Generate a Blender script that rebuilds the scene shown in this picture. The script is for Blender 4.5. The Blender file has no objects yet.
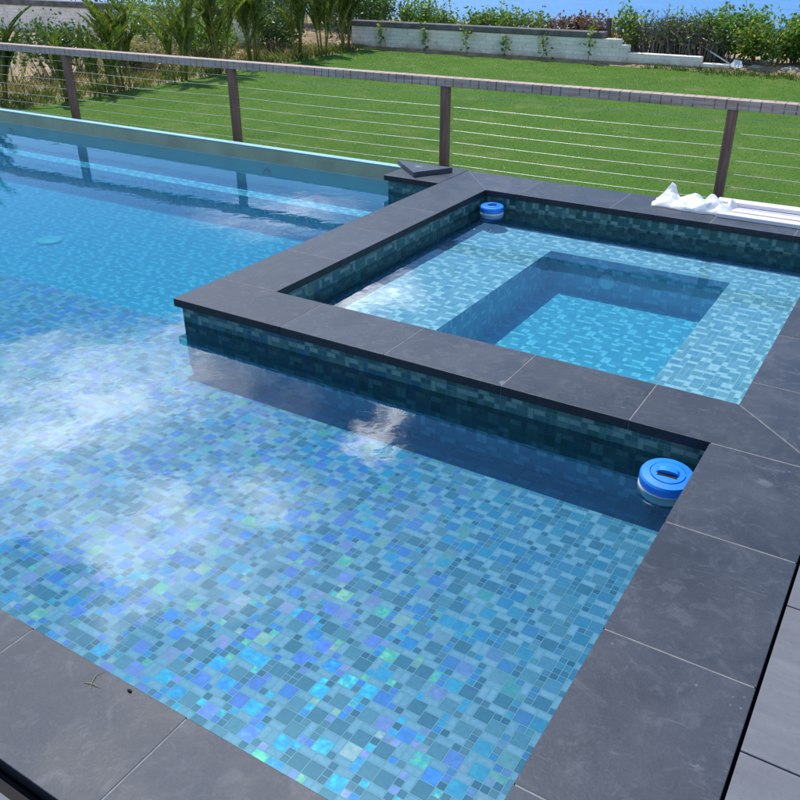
import bpy, math, random
from mathutils import Vector, Matrix, noise
R = math.radians
sc = bpy.context.scene
col = sc.collection
random.seed(7)

# ------------------------------------------------------------------ mesh collector
class MB:
    def __init__(s): s.v = []; s.f = []; s.r = []; s.mi = []; s.cur = 0
    def face(s, idx, r=0.5): s.f.append(tuple(idx)); s.r.append(r); s.mi.append(s.cur)
    def poly(s, pts, r=0.5):
        n = len(s.v); s.v += [tuple(p) for p in pts]; s.face(range(n, n+len(pts)), r)
    def box(s, x0, x1, y0, y1, z0, z1, r=0.5):
        n = len(s.v)
        s.v += [(x0,y0,z0),(x1,y0,z0),(x1,y1,z0),(x0,y1,z0),(x0,y0,z1),(x1,y0,z1),(x1,y1,z1),(x0,y1,z1)]
        for q in ((3,2,1,0),(4,5,6,7),(0,1,5,4),(1,2,6,5),(2,3,7,6),(3,0,4,7)): s.face([n+i for i in q], r)
    def prism(s, pts, z0, z1):          # pts counter-clockwise
        n = len(s.v); k = len(pts)
        s.v += [(p[0],p[1],z0) for p in pts] + [(p[0],p[1],z1) for p in pts]
        s.face([n+i for i in reversed(range(k))]); s.face([n+k+i for i in range(k)])
        for i in range(k): s.face([n+i, n+(i+1)%k, n+k+(i+1)%k, n+k+i])
    def tube(s, pts, rads, seg=8, cap=True, r=0.5):
        n0 = len(s.v); pts = [Vector(p) for p in pts]
        up = None
        for i, p in enumerate(pts):
            d = (pts[min(i+1,len(pts)-1)] - pts[max(i-1,0)]).normalized()
            a = d.cross(Vector((0,0,1)))
            if a.length < 0.05: a = d.cross(Vector((1,0,0)))
            a.normalize(); b = d.cross(a)
            rr = rads[i] if hasattr(rads,'__len__') else rads
            for j in range(seg):
                t = 2*math.pi*j/seg
                s.v.append(tuple(p + a*math.cos(t)*rr + b*math.sin(t)*rr))
        for i in range(len(pts)-1):
            for j in range(seg):
                a0 = n0+i*seg+j; a1 = n0+i*seg+(j+1)%seg
                s.face([a0, a0+seg, a1+seg, a1], r)
        if cap:
            s.face([n0+j for j in range(seg)], r)
            s.face([n0+(len(pts)-1)*seg+j for j in reversed(range(seg))], r)
    def lathe(s, prof, seg=40, r=0.5):  # prof (radius, z) from bottom to top
        n0 = len(s.v)
        for (rr, z) in prof:
            for j in range(seg):
                t = 2*math.pi*j/seg; s.v.append((rr*math.cos(t), rr*math.sin(t), z))
        for i in range(len(prof)-1):
            for j in range(seg):
                a0 = n0+i*seg+j; a1 = n0+i*seg+(j+1)%seg
                s.face([a0, a1, a1+seg, a0+seg], r)
        s.face([n0+j for j in reversed(range(seg))], r)
        s.face([n0+(len(prof)-1)*seg+j for j in range(seg)], r)
    def build(s, name, mat, parent=None, smooth=False, bevel=0, loc=(0,0,0)):
        me = bpy.data.meshes.new(name); me.from_pydata(s.v, [], s.f)
        a = me.attributes.new('rnd', 'FLOAT', 'FACE'); a.data.foreach_set('value', s.r)
        for m in (mat if isinstance(mat, (list, tuple)) else [mat]): me.materials.append(m)
        if isinstance(mat, (list, tuple)): me.polygons.foreach_set('material_index', s.mi)
        if smooth: me.polygons.foreach_set('use_smooth', [True]*len(s.f))
        me.update()
        o = bpy.data.objects.new(name, me); col.objects.link(o); o.location = loc
        if parent: o.parent = parent
        if bevel:
            m = o.modifiers.new('bevel', 'BEVEL'); m.width = bevel; m.segments = 2; m.limit_method = 'ANGLE'; m.angle_limit = R(40)
        return o

def tag(o, label=None, cat=None, group=None, kind=None):
    if label: o['label'] = label
    if cat: o['category'] = cat
    if group: o['group'] = group
    if kind: o['kind'] = kind
    return o
def thing(name, label, cat, loc=(0,0,0), rz=0, group=None):
    o = bpy.data.objects.new(name, None); col.objects.link(o); o.empty_display_size = .1
    o.location = loc; o.rotation_euler = (0,0,rz)
    return tag(o, label, cat, group)
def copy_tree(o, parent=None):
    c = o.copy(); col.objects.link(c); c.parent = parent
    for ch in [x for x in sc.objects if x.parent == o]: copy_tree(ch, c)
    return c

# ------------------------------------------------------------------ material helpers
class NT:
    def __init__(s, m):
        m.use_nodes = True; s.t = m.node_tree; s.t.nodes.clear(); s.m = m
    def n(s, typ, **kw):
        nd = s.t.nodes.new(typ); ins = kw.pop('i', {})
        for k, v in kw.items(): setattr(nd, k, v)
        for k, v in ins.items(): s.put(nd.inputs[k], v)
        return nd
    def put(s, sock, v):
        if isinstance(v, bpy.types.NodeSocket): s.t.links.new(v, sock)
        elif isinstance(v, bpy.types.Node): s.t.links.new(v.outputs[0], sock)
        else:
            if hasattr(sock, 'default_value'):
                dv = sock.default_value
                if hasattr(dv, '__len__') and hasattr(v, '__len__') and len(dv) == 4 and len(v) == 3: v = (*v, 1)
                sock.default_value = v
    def math(s, op, a, b=0.5, c=0.0, clamp=False):
        nd = s.t.nodes.new('ShaderNodeMath'); nd.operation = op; nd.use_clamp = clamp
        s.put(nd.inputs[0], a); s.put(nd.inputs[1], b); s.put(nd.inputs[2], c); return nd.outputs[0]
    def vm(s, op, a, b=(0,0,0), sc_=None):
        nd = s.t.nodes.new('ShaderNodeVectorMath'); nd.operation = op
        s.put(nd.inputs[0], a); s.put(nd.inputs[1], b)
        if sc_ is not None: s.put(nd.inputs['Scale'], sc_)
        return nd.outputs['Value'] if op in ('LENGTH','DISTANCE','DOT_PRODUCT') else nd.outputs[0]
    def mix(s, f, a, b, mode='MIX'):
        nd = s.t.nodes.new('ShaderNodeMix'); nd.data_type = 'RGBA'; nd.blend_type = mode
        s.put(nd.inputs[0], f); s.put(nd.inputs[6], a); s.put(nd.inputs[7], b); return nd.outputs[2]
    def noise(s, vec, scale, detail=4, rough=.55, dist=0.0, out=0):
        nd = s.n('ShaderNodeTexNoise', i={'Scale':scale,'Detail':detail,'Roughness':rough,'Distortion':dist})
        if vec is not None: s.put(nd.inputs['Vector'], vec)
        return nd.outputs[out]
    def mr(s, v, a, b, c=0.0, d=1.0, t='SMOOTHSTEP'):
        nd = s.t.nodes.new('ShaderNodeMapRange'); nd.interpolation_type = t
        for k, x in enumerate((v,a,b,c,d)): s.put(nd.inputs[k], x)
        return nd.outputs[0]
    def ramp(s, f, stops, interp='LINEAR'):
        nd = s.t.nodes.new('ShaderNodeValToRGB'); cr = nd.color_ramp; cr.interpolation = interp
        while len(cr.elements) < len(stops): cr.elements.new(.5)
        for e, (p, c) in zip(cr.elements, stops): e.position = p; e.color = (*c, 1)
        s.put(nd.inputs[0], f); return nd.outputs[0]
    def scale(s, vec, xyz): return s.vm('MULTIPLY', vec, xyz)
    def bump(s, h, strength=.3, dist=.01, normal=None):
        nd = s.n('ShaderNodeBump', i={'Strength':strength,'Distance':dist,'Height':h})
        if normal is not None: s.put(nd.inputs['Normal'], normal)
        return nd.outputs[0]
    def bsdf(s, color, rough=.6, spec=.5, normal=None, **kw):
        nd = s.n('ShaderNodeBsdfPrincipled', i={'Base Color':color,'Roughness':rough,'Specular IOR Level':spec})
        if normal is not None: s.put(nd.inputs['Normal'], normal)
        for k, v in kw.items(): s.put(nd.inputs[k.replace('_',' ')], v)
        return nd.outputs[0]
    def out(s, sh, vol=None):
        o = s.n('ShaderNodeOutputMaterial'); s.t.links.new(sh, o.inputs[0])
        if vol is not None: s.t.links.new(vol, o.inputs[1])
        return s.m
def newmat(name): return NT(bpy.data.materials.new(name))
def objpos(N): return N.n('ShaderNodeTexCoord').outputs['Object']
def worldpos(N): return N.n('ShaderNodeNewGeometry').outputs['Position']
def attr(N, name, out='Fac'): return N.n('ShaderNodeAttribute', attribute_name=name).outputs[out]

def slate_mat(edge=False):
    N = newmat('slate_shaded_edge' if edge else 'slate'); P = worldpos(N)
    rnd = N.n('ShaderNodeObjectInfo').outputs['Random']
    off = N.vm('ADD', P, N.n('ShaderNodeCombineXYZ', i={0:N.math('MULTIPLY',rnd,37.0),1:N.math('MULTIPLY',rnd,91.0),2:0.0}).outputs[0])
    a = N.noise(off, 3.5, 6, .62, .6); b = N.noise(off, 14, 5, .65, 1.2); c = N.noise(off, 110, 3, .6)
    base = N.ramp(a, [(.25,(.044,.051,.065)),(.5,(.068,.077,.095)),(.75,(.100,.109,.129))])
    base = N.mix(N.mr(b,.50,.68,0,.65), base, (.13,.135,.15))
    # pale scuffs and lime marks
    streak = N.noise(N.scale(off,(3,16,1)), 2.2, 5, .7, 1.6)
    m1 = N.math('MULTIPLY', N.mr(streak,.60,.68), N.mr(N.noise(off,2.0,2),.45,.6))
    base = N.mix(N.math('MULTIPLY',m1,.6), base, (.26,.265,.28))
    vein = N.math('ABSOLUTE', N.math('SUBTRACT', N.noise(off,4.2,6,.7,1.0), .5))
    base = N.mix(N.math('MULTIPLY', N.mr(vein,.010,.0), N.mr(N.noise(off,1.9,2),.50,.64,0,.22)), base, (.28,.29,.30))
    speck = N.n('ShaderNodeTexVoronoi', i={'Vector':off,'Scale':22.0,'Randomness':1.0}).outputs[0]
    base = N.mix(N.math('MULTIPLY', N.mr(speck,.10,.05), N.mr(N.noise(off,5.0,2),.56,.66,0,.6)), base, (.34,.34,.34))
    vor = N.n('ShaderNodeTexVoronoi', i={'Vector':N.vm('ADD',off,N.scale(N.noise(off,18,3,.6,0,1),(.08,.08,.0))),'Scale':3.1}).outputs[0]
    m2 = N.math('MULTIPLY', N.mr(vor,.12,.05), N.mr(N.noise(off,1.7,1),.5,.6))
    base = N.mix(N.math('MULTIPLY',m2,.8), base, (.30,.31,.31))
    base = N.mix(.5, base, N.mix(1.0, base, N.ramp(c,[(.3,(.75,.75,.75)),(.7,(1.25,1.25,1.25))]), 'MULTIPLY'))
    v = N.mr(rnd,0,1,.78,1.16,'LINEAR')
    base = N.mix(1.0, base, N.n('ShaderNodeCombineColor', i={0:v,1:v,2:v}).outputs[0], 'MULTIPLY')
    base = N.mix(1.0, base, (.22,.24,.29) if edge else (.58,.62,.68), 'MULTIPLY')  # stone sides get a darker copy: their shade is painted into the slate
    nrm = N.bump(N.math('ADD',N.math('MULTIPLY',b,.7),N.math('MULTIPLY',c,.3)), .22, .005)
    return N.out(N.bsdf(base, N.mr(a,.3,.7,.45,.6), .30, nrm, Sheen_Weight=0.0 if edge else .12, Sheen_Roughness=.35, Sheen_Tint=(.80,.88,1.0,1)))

def simple_mat(name, colr, rough=.6, spec=.4, var=.25, scale=8, bump=.1, metal=0.0, vscale=(1,1,1)):
    N = newmat(name); P = objpos(N); q = N.scale(P, vscale)
    a = N.noise(q, scale, 5, .6); lo = tuple(c*(1-var) for c in colr); hi = tuple(min(1,c*(1+var)) for c in colr)
    base = N.ramp(a, [(.3,lo),(.7,hi)])
    return N.out(N.bsdf(base, rough, spec, N.bump(N.noise(q,scale*5,3), bump, .005), Metallic=metal))

def mosaic_mat(name, wall=False, deep=0.0):
    """glass mosaic: per-face attributes half/kind/rnd, corner UV 'tile' in metres from the tile centre"""
    N = newmat(name)
    uv = N.n('ShaderNodeUVMap', uv_map='tile').outputs[0]
    h = attr(N,'half','Vector'); r = N.n('ShaderNodeSeparateXYZ', i={0:attr(N,'rnd3','Vector')})
    kind = attr(N,'kind')
    d = N.n('ShaderNodeSeparateXYZ', i={0:N.vm('SUBTRACT', h, N.vm('ABSOLUTE', uv))})
    e = N.math('MINIMUM', d.outputs[0], d.outputs[1])
    grout = N.mr(e, .0013, .0019, 1, 0); bevel_shade = N.mr(e, .0018, .0048, 1, 0)
    irid = N.math('LESS_THAN', r.outputs[0], .56)
    isrect = N.math('LESS_THAN', kind, .5)
    issmall = N.math('GREATER_THAN', kind, 1.5)
    irid = N.math('MULTIPLY', irid, N.math('SUBTRACT', 1.0, isrect))
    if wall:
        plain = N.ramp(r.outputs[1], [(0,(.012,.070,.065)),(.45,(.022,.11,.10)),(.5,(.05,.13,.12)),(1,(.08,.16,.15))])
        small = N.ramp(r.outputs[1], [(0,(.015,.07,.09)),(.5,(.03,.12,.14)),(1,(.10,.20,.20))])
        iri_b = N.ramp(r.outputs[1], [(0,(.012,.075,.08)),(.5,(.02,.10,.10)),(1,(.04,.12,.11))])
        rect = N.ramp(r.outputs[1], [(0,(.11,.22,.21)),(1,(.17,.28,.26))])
    else:
        plain = N.ramp(r.outputs[1], [(0,(.085,.22,.31)),(.45,(.10,.25,.35)),(.5,(.14,.30,.39)),(1,(.17,.33,.42))])
        small = N.ramp(r.outputs[1], [(0,(.05,.16,.26)),(.5,(.08,.22,.34)),(1,(.17,.30,.38))])
        iri_b = N.ramp(r.outputs[1], [(0,(.045,.16,.27)),(.5,(.06,.19,.31)),(1,(.09,.22,.33))])
        rect = N.ramp(r.outputs[1], [(0,(.27,.42,.52)),(1,(.34,.48,.58))])
    if deep:
        k = lambda c: tuple(x*deep for x in c)
        plain = N.ramp(r.outputs[1], [(0,k((.16,.37,.50))),(1,k((.28,.49,.60)))]); small = plain
        iri_b = N.ramp(r.outputs[1], [(0,k((.15,.35,.51))),(1,k((.25,.46,.60)))]); rect = N.ramp(r.outputs[1], [(0,k((.52,.72,.82))),(1,k((.60,.78,.86)))])
    elif not wall:
        plain = N.mix(1.0,plain,(.72,.65,.74),'MULTIPLY'); small = N.mix(1.0,small,(.74,.64,.72),'MULTIPLY'); rect = N.mix(1.0,rect,(.76,.71,.82),'MULTIPLY')
    c = N.mix(issmall, plain, small); c = N.mix(irid, c, iri_b); c = N.mix(isrect, c, rect)
    P = worldpos(N)
    cl = N.noise(P, 60, 3, .6)
    c = N.mix(.35, c, N.mix(1.0, c, N.ramp(cl,[(.3,(.7,.7,.7)),(.7,(1.35,1.35,1.35))]), 'MULTIPLY'))
    c = N.mix(N.math('MULTIPLY',bevel_shade,.65), c, N.mix(1.0,c,(.35,.45,.5),'MULTIPLY'))  # tile rims darkened: bevel shadow painted into the colour
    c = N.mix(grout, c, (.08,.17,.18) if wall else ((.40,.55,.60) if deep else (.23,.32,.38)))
    geo = N.n('ShaderNodeNewGeometry')
    tilt = N.vm('SCALE', N.vm('SUBTRACT', attr(N,'rnd3','Vector'), (.5,.5,.5)), sc_=.22)
    wob = N.vm('SCALE', N.vm('SUBTRACT', N.noise(P, 42, 3, .6, 0, 1), (.5,.5,.5)), sc_=.30)
    nn = N.vm('NORMALIZE', N.vm('ADD', N.vm('ADD', geo.outputs['Normal'], tilt), wob))
    facing = N.vm('DOT_PRODUCT', nn, geo.outputs['Incoming'])
    # iridescent sheen painted by view direction, in place of the sun's angle
    view_side = N.vm('DOT_PRODUCT', geo.outputs['Incoming'], (.894,0,.447))
    show = N.mr(view_side, .47, .72, .10, 1.0)
    hue = N.math('FRACT', N.math('ADD', N.math('ADD', N.math('MULTIPLY', r.outputs[2], 1.0), N.math('MULTIPLY', facing, .9)), N.math('MULTIPLY', N.mr(view_side,.6,.95), .22)))
    ic = N.ramp(hue, [(0,(.02,.25,1.0)),(.22,(.02,.55,1.0)),(.38,(.05,.70,.95)),(.45,(.35,1.0,.40)),(.53,(.95,.88,.42)),(.63,(.90,.45,.85)),(.8,(.30,.22,1.0)),(1,(.02,.25,1.0))])
    gl = N.n('ShaderNodeBsdfAnisotropic', i={'Color':ic,'Roughness':.38,'Normal':nn})
    c = N.mix(N.math('MULTIPLY',N.math('MULTIPLY',irid,N.math('MULTIPLY',show,.10 if wall else (.10 if deep else .36))),N.math('SUBTRACT',1.0,grout)), c, N.mix(1.0,ic,(.35,.42,.62),'MULTIPLY'))
    gloss = N.n('ShaderNodeBsdfPrincipled', i={'Base Color':c,'Roughness':.35,'Specular IOR Level':.3})
    fac = N.math('MULTIPLY', irid, N.math('MULTIPLY', N.math('SUBTRACT',1.0,grout), N.math('MULTIPLY',show,N.mr(r.outputs[1],0,1,.04,.20)) if not (deep or wall) else .012))
    m = N.n('ShaderNodeMixShader', i={0:fac,1:gloss.outputs[0],2:gl.outputs[0]})
    return N.out(m.outputs[0])

def water_mat(name, dens=1.6, ripple=.02):
    N = newmat(name); P = worldpos(N)
    n1 = N.noise(N.scale(P,(1,1,1)), 2.2, 3, .5, .4); n2 = N.noise(P, 9, 3, .55, .5); n3 = N.noise(P, 34, 2, .5)
    # livelier patches where the surface is stirred
    patch = N.mr(N.noise(P,1.4,2), .52, .66)
    hh = N.math('ADD', N.math('ADD', N.math('MULTIPLY',n1,1.0), N.math('MULTIPLY',n2,.22)), N.math('MULTIPLY', N.math('MULTIPLY',n3,.035), N.math('ADD',patch,.3)))
    nrm = N.bump(hh, 1.0, ripple)
    fr = N.n('ShaderNodeFresnel', i={'IOR':1.333,'Normal':nrm}).outputs[0]
    tr = N.n('ShaderNodeBsdfTransparent', i={'Color':(.97,.99,1.0)})
    gl = N.n('ShaderNodeBsdfAnisotropic', i={'Color':(1,1,1),'Roughness':.0,'Normal':nrm})
    m = N.n('ShaderNodeMixShader', i={0:fr,1:tr.outputs[0],2:gl.outputs[0]})
    va = N.n('ShaderNodeVolumeAbsorption', i={'Color':(0.0,.79,.985),'Density':dens}); vs = N.n('ShaderNodeVolumeScatter', i={'Color':(.08,.50,1.0),'Density':.40,'Anisotropy':.2})
    vol = N.n('ShaderNodeAddShader', i={0:va.outputs[0],1:vs.outputs[0]})
    return N.out(m.outputs[0], vol.outputs[0])

def leaf_mat(name, lo, hi, trans=.35, yellow=None):
    N = newmat(name); r = attr(N,'rnd')
    stops = [(0,lo),(.8,hi)] + ([(1,yellow)] if yellow else [])
    c = N.ramp(r, stops)
    c2 = N.mix(N.noise(worldpos(N), 1.5, 2), c, N.mix(1.0,c,(.6,.65,.6),'MULTIPLY'))
    p = N.bsdf(c2, .42, .45)
    t = N.n('ShaderNodeBsdfTranslucent', i={'Color':N.mix(1.0,c2,(1.25,1.3,.7),'MULTIPLY')})
    m = N.n('ShaderNodeMixShader', i={0:trans,1:p,2:t.outputs[0]})
    return N.out(m.outputs[0])

def turf_mat():
    N = newmat('turf'); P = worldpos(N)
    a = N.noise(N.scale(P,(1,.45,1)), 48, 4, .75); b = N.noise(P, 14, 5, .65); c = N.noise(P, .5, 3, .5)
    w = N.n('ShaderNodeTexWave', wave_type='BANDS', bands_direction='Y', i={'Vector':P,'Scale':1.1,'Distortion':1.5,'Detail':2}).outputs[1]
    base = N.ramp(a, [(.25,(.06,.135,.014)),(.5,(.095,.19,.024)),(.8,(.16,.27,.045))])
    base = N.mix(N.mr(b,.3,.7,0,.30), base, (.045,.115,.014))
    base = N.mix(N.mr(c,.3,.7,0,.35), base, N.mix(1.0,base,(1.35,1.22,1.1),'MULTIPLY'))
    base = N.mix(N.math('MULTIPLY',w,.12), base, (.10,.20,.03))
    base = N.mix(1.0, base, (.92,.96,1.1), 'MULTIPLY')
    base = N.mix(N.mr(N.noise(P,1.7,4,.6),.48,.72,0,.45), base, (.20,.24,.07))
    base = N.mix(N.mr(N.noise(N.vm('ADD',P,(9,4,0)),.9,4,.6),.5,.7,0,.35), base, (.05,.12,.02))
    return N.out(N.bsdf(base, .9, .08, N.bump(N.math('ADD',a,N.math('MULTIPLY',b,.6)), 1.0, .03)))

def soil_mat():
    N = newmat('dry_soil'); P = worldpos(N)
    a = N.noise(P, 1.3, 5, .6, .5); b = N.noise(P, 14, 5, .7); c = N.noise(P, 70, 3, .7)
    base = N.ramp(a, [(.3,(.14,.10,.065)),(.5,(.36,.26,.16)),(.7,(.50,.40,.25))])
    base = N.mix(N.mr(b,.5,.65,0,.6), base, (.10,.075,.045))
    base = N.mix(N.mr(c,.5,.7,0,.5), base, (.55,.47,.32))
    return N.out(N.bsdf(base, .95, .1, N.bump(b, .8, .05)))

def block_mat():
    N = newmat('whitewashed_block'); P = worldpos(N)
    q = N.n('ShaderNodeCombineXYZ', i={0:N.n('ShaderNodeSeparateXYZ',i={0:P}).outputs[0],1:N.n('ShaderNodeSeparateXYZ',i={0:P}).outputs[2],2:0.0}).outputs[0]
    br = N.n('ShaderNodeTexBrick', i={'Vector':N.vm('ADD',q,N.vm('SCALE',N.noise(P,3,2,.5,0,1),sc_=.03)),'Color1':(.90,.83,.75),'Color2':(.82,.76,.69),'Mortar':(.60,.54,.48),'Scale':1.0,'Mortar Size':.007,'Mortar Smooth':.8,'Brick Width':.31,'Row Height':.085})
    a = N.noise(P, 2.5, 5, .65, .5); z = N.n('ShaderNodeSeparateXYZ', i={0:P}).outputs[2]
    lowdirt = N.math('MULTIPLY', N.mr(z, -.30, -.52), N.mr(a,.3,.55))
    base = N.mix(N.mr(a,.46,.66,0,.6), br.outputs[0], (.56,.52,.47))
    base = N.mix(N.math('MULTIPLY',lowdirt,.8), base, (.36,.24,.14))
    base = N.mix(N.mr(N.noise(P,9,6,.75),.56,.66,0,.6), base, (.16,.14,.11))
    return N.out(N.bsdf(base, .9, .2, N.bump(N.math('ADD',br.outputs[1],a), -.4, .02)))

def wood_mat():
    N = newmat('weathered_wood'); P = objpos(N); rnd = N.n('ShaderNodeObjectInfo').outputs['Random']
    a = N.noise(N.scale(P,(3,60,60)), 1, 5, .65, .3); b = N.noise(P, 5, 4, .6)
    base = N.ramp(a, [(.3,(.30,.21,.17)),(.55,(.46,.34,.29)),(.75,(.60,.48,.42))])
    base = N.mix(N.mr(b,.45,.7,0,.4), base, (.46,.41,.39))
    # cross-grain checks every few centimetres
    x = N.n('ShaderNodeSeparateXYZ', i={0:N.vm('ADD',P,N.vm('SCALE',N.noise(P,9,2,.5,0,1),sc_=.012))}).outputs[0]
    ck = N.math('ABSOLUTE', N.math('SUBTRACT', N.math('FRACT', N.math('MULTIPLY', x, 12.0)), .5))
    zz = N.n('ShaderNodeSeparateXYZ', i={0:P}).outputs[2]
    line = N.math('MULTIPLY', N.mr(ck,.09,.03), N.mr(N.noise(P,23,2),.35,.55))
    base = N.mix(N.math('MULTIPLY',line,.72), base, (.055,.04,.035))
    return N.out(N.bsdf(base, .8, .2, N.bump(a, .5, .004)))
def post_mat():
    N = newmat('brown_timber'); P = objpos(N)
    a = N.noise(N.scale(P,(50,50,3)), 1, 5, .65, .3)
    base = N.ramp(a, [(.3,(.13,.065,.05)),(.55,(.22,.12,.095)),(.8,(.34,.22,.18))])
    return N.out(N.bsdf(base, .75, .25, N.bump(a, .5, .004)))

def paver_mat():
    N = newmat('deck_paver'); P = worldpos(N)
    a = N.noise(N.scale(P,(1.2,9,1)), 2.2, 6, .6, .9); b = N.noise(P, 60, 4, .6); c = N.noise(P,3,3)
    base = N.ramp(a, [(.25,(.115,.12,.135)),(.5,(.13,.136,.153)),(.75,(.155,.16,.178))])
    base = N.mix(N.mr(c,.4,.7,0,.4), base, (.10,.10,.11))
    base = N.mix(N.mr(b,.5,.75,0,.25), base, (.07,.07,.075))
    return N.out(N.bsdf(base, .7, .35, N.bump(N.math('ADD',a,b), .2, .004)))

def sea_mat():
    N = newmat('sea_water'); P = worldpos(N)
    w = N.noise(N.scale(P,(.12,.5,1)), 1.2, 5, .65, .4)
    base = N.ramp(w, [(.3,(.035,.14,.34)),(.6,(.06,.21,.45)),(.8,(.14,.32,.55))])
    return N.out(N.bsdf(base, .35, .5, N.bump(w, .8, .5)))

def blue_plastic():
    N = newmat('blue_plastic'); P = objpos(N)
    a = N.noise(P, 30, 3)
    return N.out(N.bsdf(N.ramp(a,[(.3,(.015,.20,.72)),(.7,(.02,.24,.82))]), .35, .5))
def bag_mat():
    N = newmat('thin_white_plastic'); P = objpos(N)
    p = N.bsdf(N.ramp(N.noise(P,25,4,.7),[(.3,(.80,.82,.84)),(.7,(.90,.91,.92))]), .35, .5, N.bump(N.noise(P,22,3,.6), .6, .012))
    t = N.n('ShaderNodeBsdfTranslucent', i={'Color':(.8,.82,.85)})
    return N.out(N.n('ShaderNodeMixShader', i={0:.3,1:p,2:t.outputs[0]}).outputs[0])

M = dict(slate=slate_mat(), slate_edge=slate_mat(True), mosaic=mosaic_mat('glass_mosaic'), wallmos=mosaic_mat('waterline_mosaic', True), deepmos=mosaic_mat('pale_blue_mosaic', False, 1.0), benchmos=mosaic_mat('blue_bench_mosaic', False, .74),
    pool_water=water_mat('pool_water_surface', 1.35, .0017), spa_water=water_mat('spa_water_surface', 1.45, .0014),
    grout=simple_mat('pale_grout',(.20,.20,.20),.9,.1,.3,20), concrete=simple_mat('dark_mortar',(.06,.065,.07),.9,.1),
    black=simple_mat('black_gap',(.012,.012,.014),.7,.2), olive=simple_mat('olive_render',(.34,.33,.22),.55,.4,.2,2.2,.1),
    palecap=simple_mat('wet_pale_blue_render',(.28,.50,.62),.4,.5,.12,5,.1), paleface=simple_mat('pale_turquoise_render',(.78,.90,.92),.5,.4,.08,3,.1), turf=turf_mat(), soil=soil_mat(), block=block_mat(),
    cap=simple_mat('weathered_dark_coping',(.15,.14,.14),.85,.2,.4,5,.4), wood=wood_mat(), post=post_mat(), paver=paver_mat(), sea=sea_mat(),
    cable=simple_mat('galvanised_wire',(.58,.58,.56),.4,.5,.1,10,.05,.35), blue=blue_plastic(), white=simple_mat('white_plastic',(.70,.70,.66),.45,.5,.08,10,.05),
    bag=bag_mat(), board=simple_mat('primed_board',(.70,.66,.69),.7,.2,.06,2,.02,0,(1,3,3)),
    areca=leaf_mat('areca_leaflet',(.07,.13,.022),(.22,.30,.05),.45,(.45,.40,.12)), arecastem=leaf_mat('areca_cane',(.14,.17,.04),(.28,.26,.07),.0,(.30,.22,.09)),
    arecadark=leaf_mat('dark_palm_leaflet',(.04,.09,.02),(.11,.20,.04),.4,(.24,.28,.07)),
    green=leaf_mat('shrub_leaf',(.07,.17,.02),(.22,.38,.06),.4,(.42,.42,.07)), dark=leaf_mat('dark_shrub_leaf',(.035,.09,.02),(.12,.22,.05),.3,(.12,.20,.05)),
    dry=leaf_mat('dry_leaf',(.14,.07,.05),(.30,.17,.12),.2,(.40,.26,.16)), straw=leaf_mat('straw',(.30,.26,.12),(.52,.43,.24),.3,(.6,.52,.3)),
    twig=leaf_mat('grey_twig',(.10,.08,.07),(.28,.24,.21),.0,(.36,.31,.27)), seag=leaf_mat('sea_grape_leaf',(.07,.17,.03),(.22,.33,.06),.4,(.62,.50,.06)),
    turfblade=leaf_mat('turf_blade',(.085,.16,.024),(.125,.21,.040),.35,(.17,.24,.07)), grassd=leaf_mat('weed_blade',(.05,.12,.02),(.14,.24,.05),.35,(.38,.34,.14)), bark=simple_mat('bark',(.15,.11,.08),.9,.1,.35,14,.6),
    stone=simple_mat('pale_rock',(.42,.36,.30),.9,.15,.3,6,.6), lens=simple_mat('lamp_lens',(.75,.78,.78),.25,.5,.05))

# ------------------------------------------------------------------ mosaic sheets
MOD = .0275
NP = 18
def pattern(seed=3):
    rg = random.Random(seed); tiles = []
    for cy in range(NP//3):
        off = cy
        for cx in range(NP//3):
            x = cx*3+off; y = cy*3; q = rg.random()
            if q < .40:   # big at lower left, strip above, small pair at right
                tiles += [(x,y,2,2,1),(x,y+2,2,1,0),(x+2,y,1,1,2),(x+2,y+1,1,1,2),(x+2,y+2,1,1,2)]
            elif q < .62:
                tiles += [(x,y,2,2,1),(x,y+2,1,1,2),(x+1,y+2,1,1,2),(x+2,y+1,1,2,0),(x+2,y,1,1,2)]
            elif q < .82:
                tiles += [(x+1,y+1,2,2,1),(x+1,y,2,1,0),(x,y,1,1,2),(x,y+1,1,2,0)]
            else:
                tiles += [(x+1,y,2,2,1),(x+1,y+2,2,1,0),(x,y,1,1,2),(x,y+1,1,1,2),(x,y+2,1,1,2)]
    return tiles
PAT = pattern()
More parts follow.
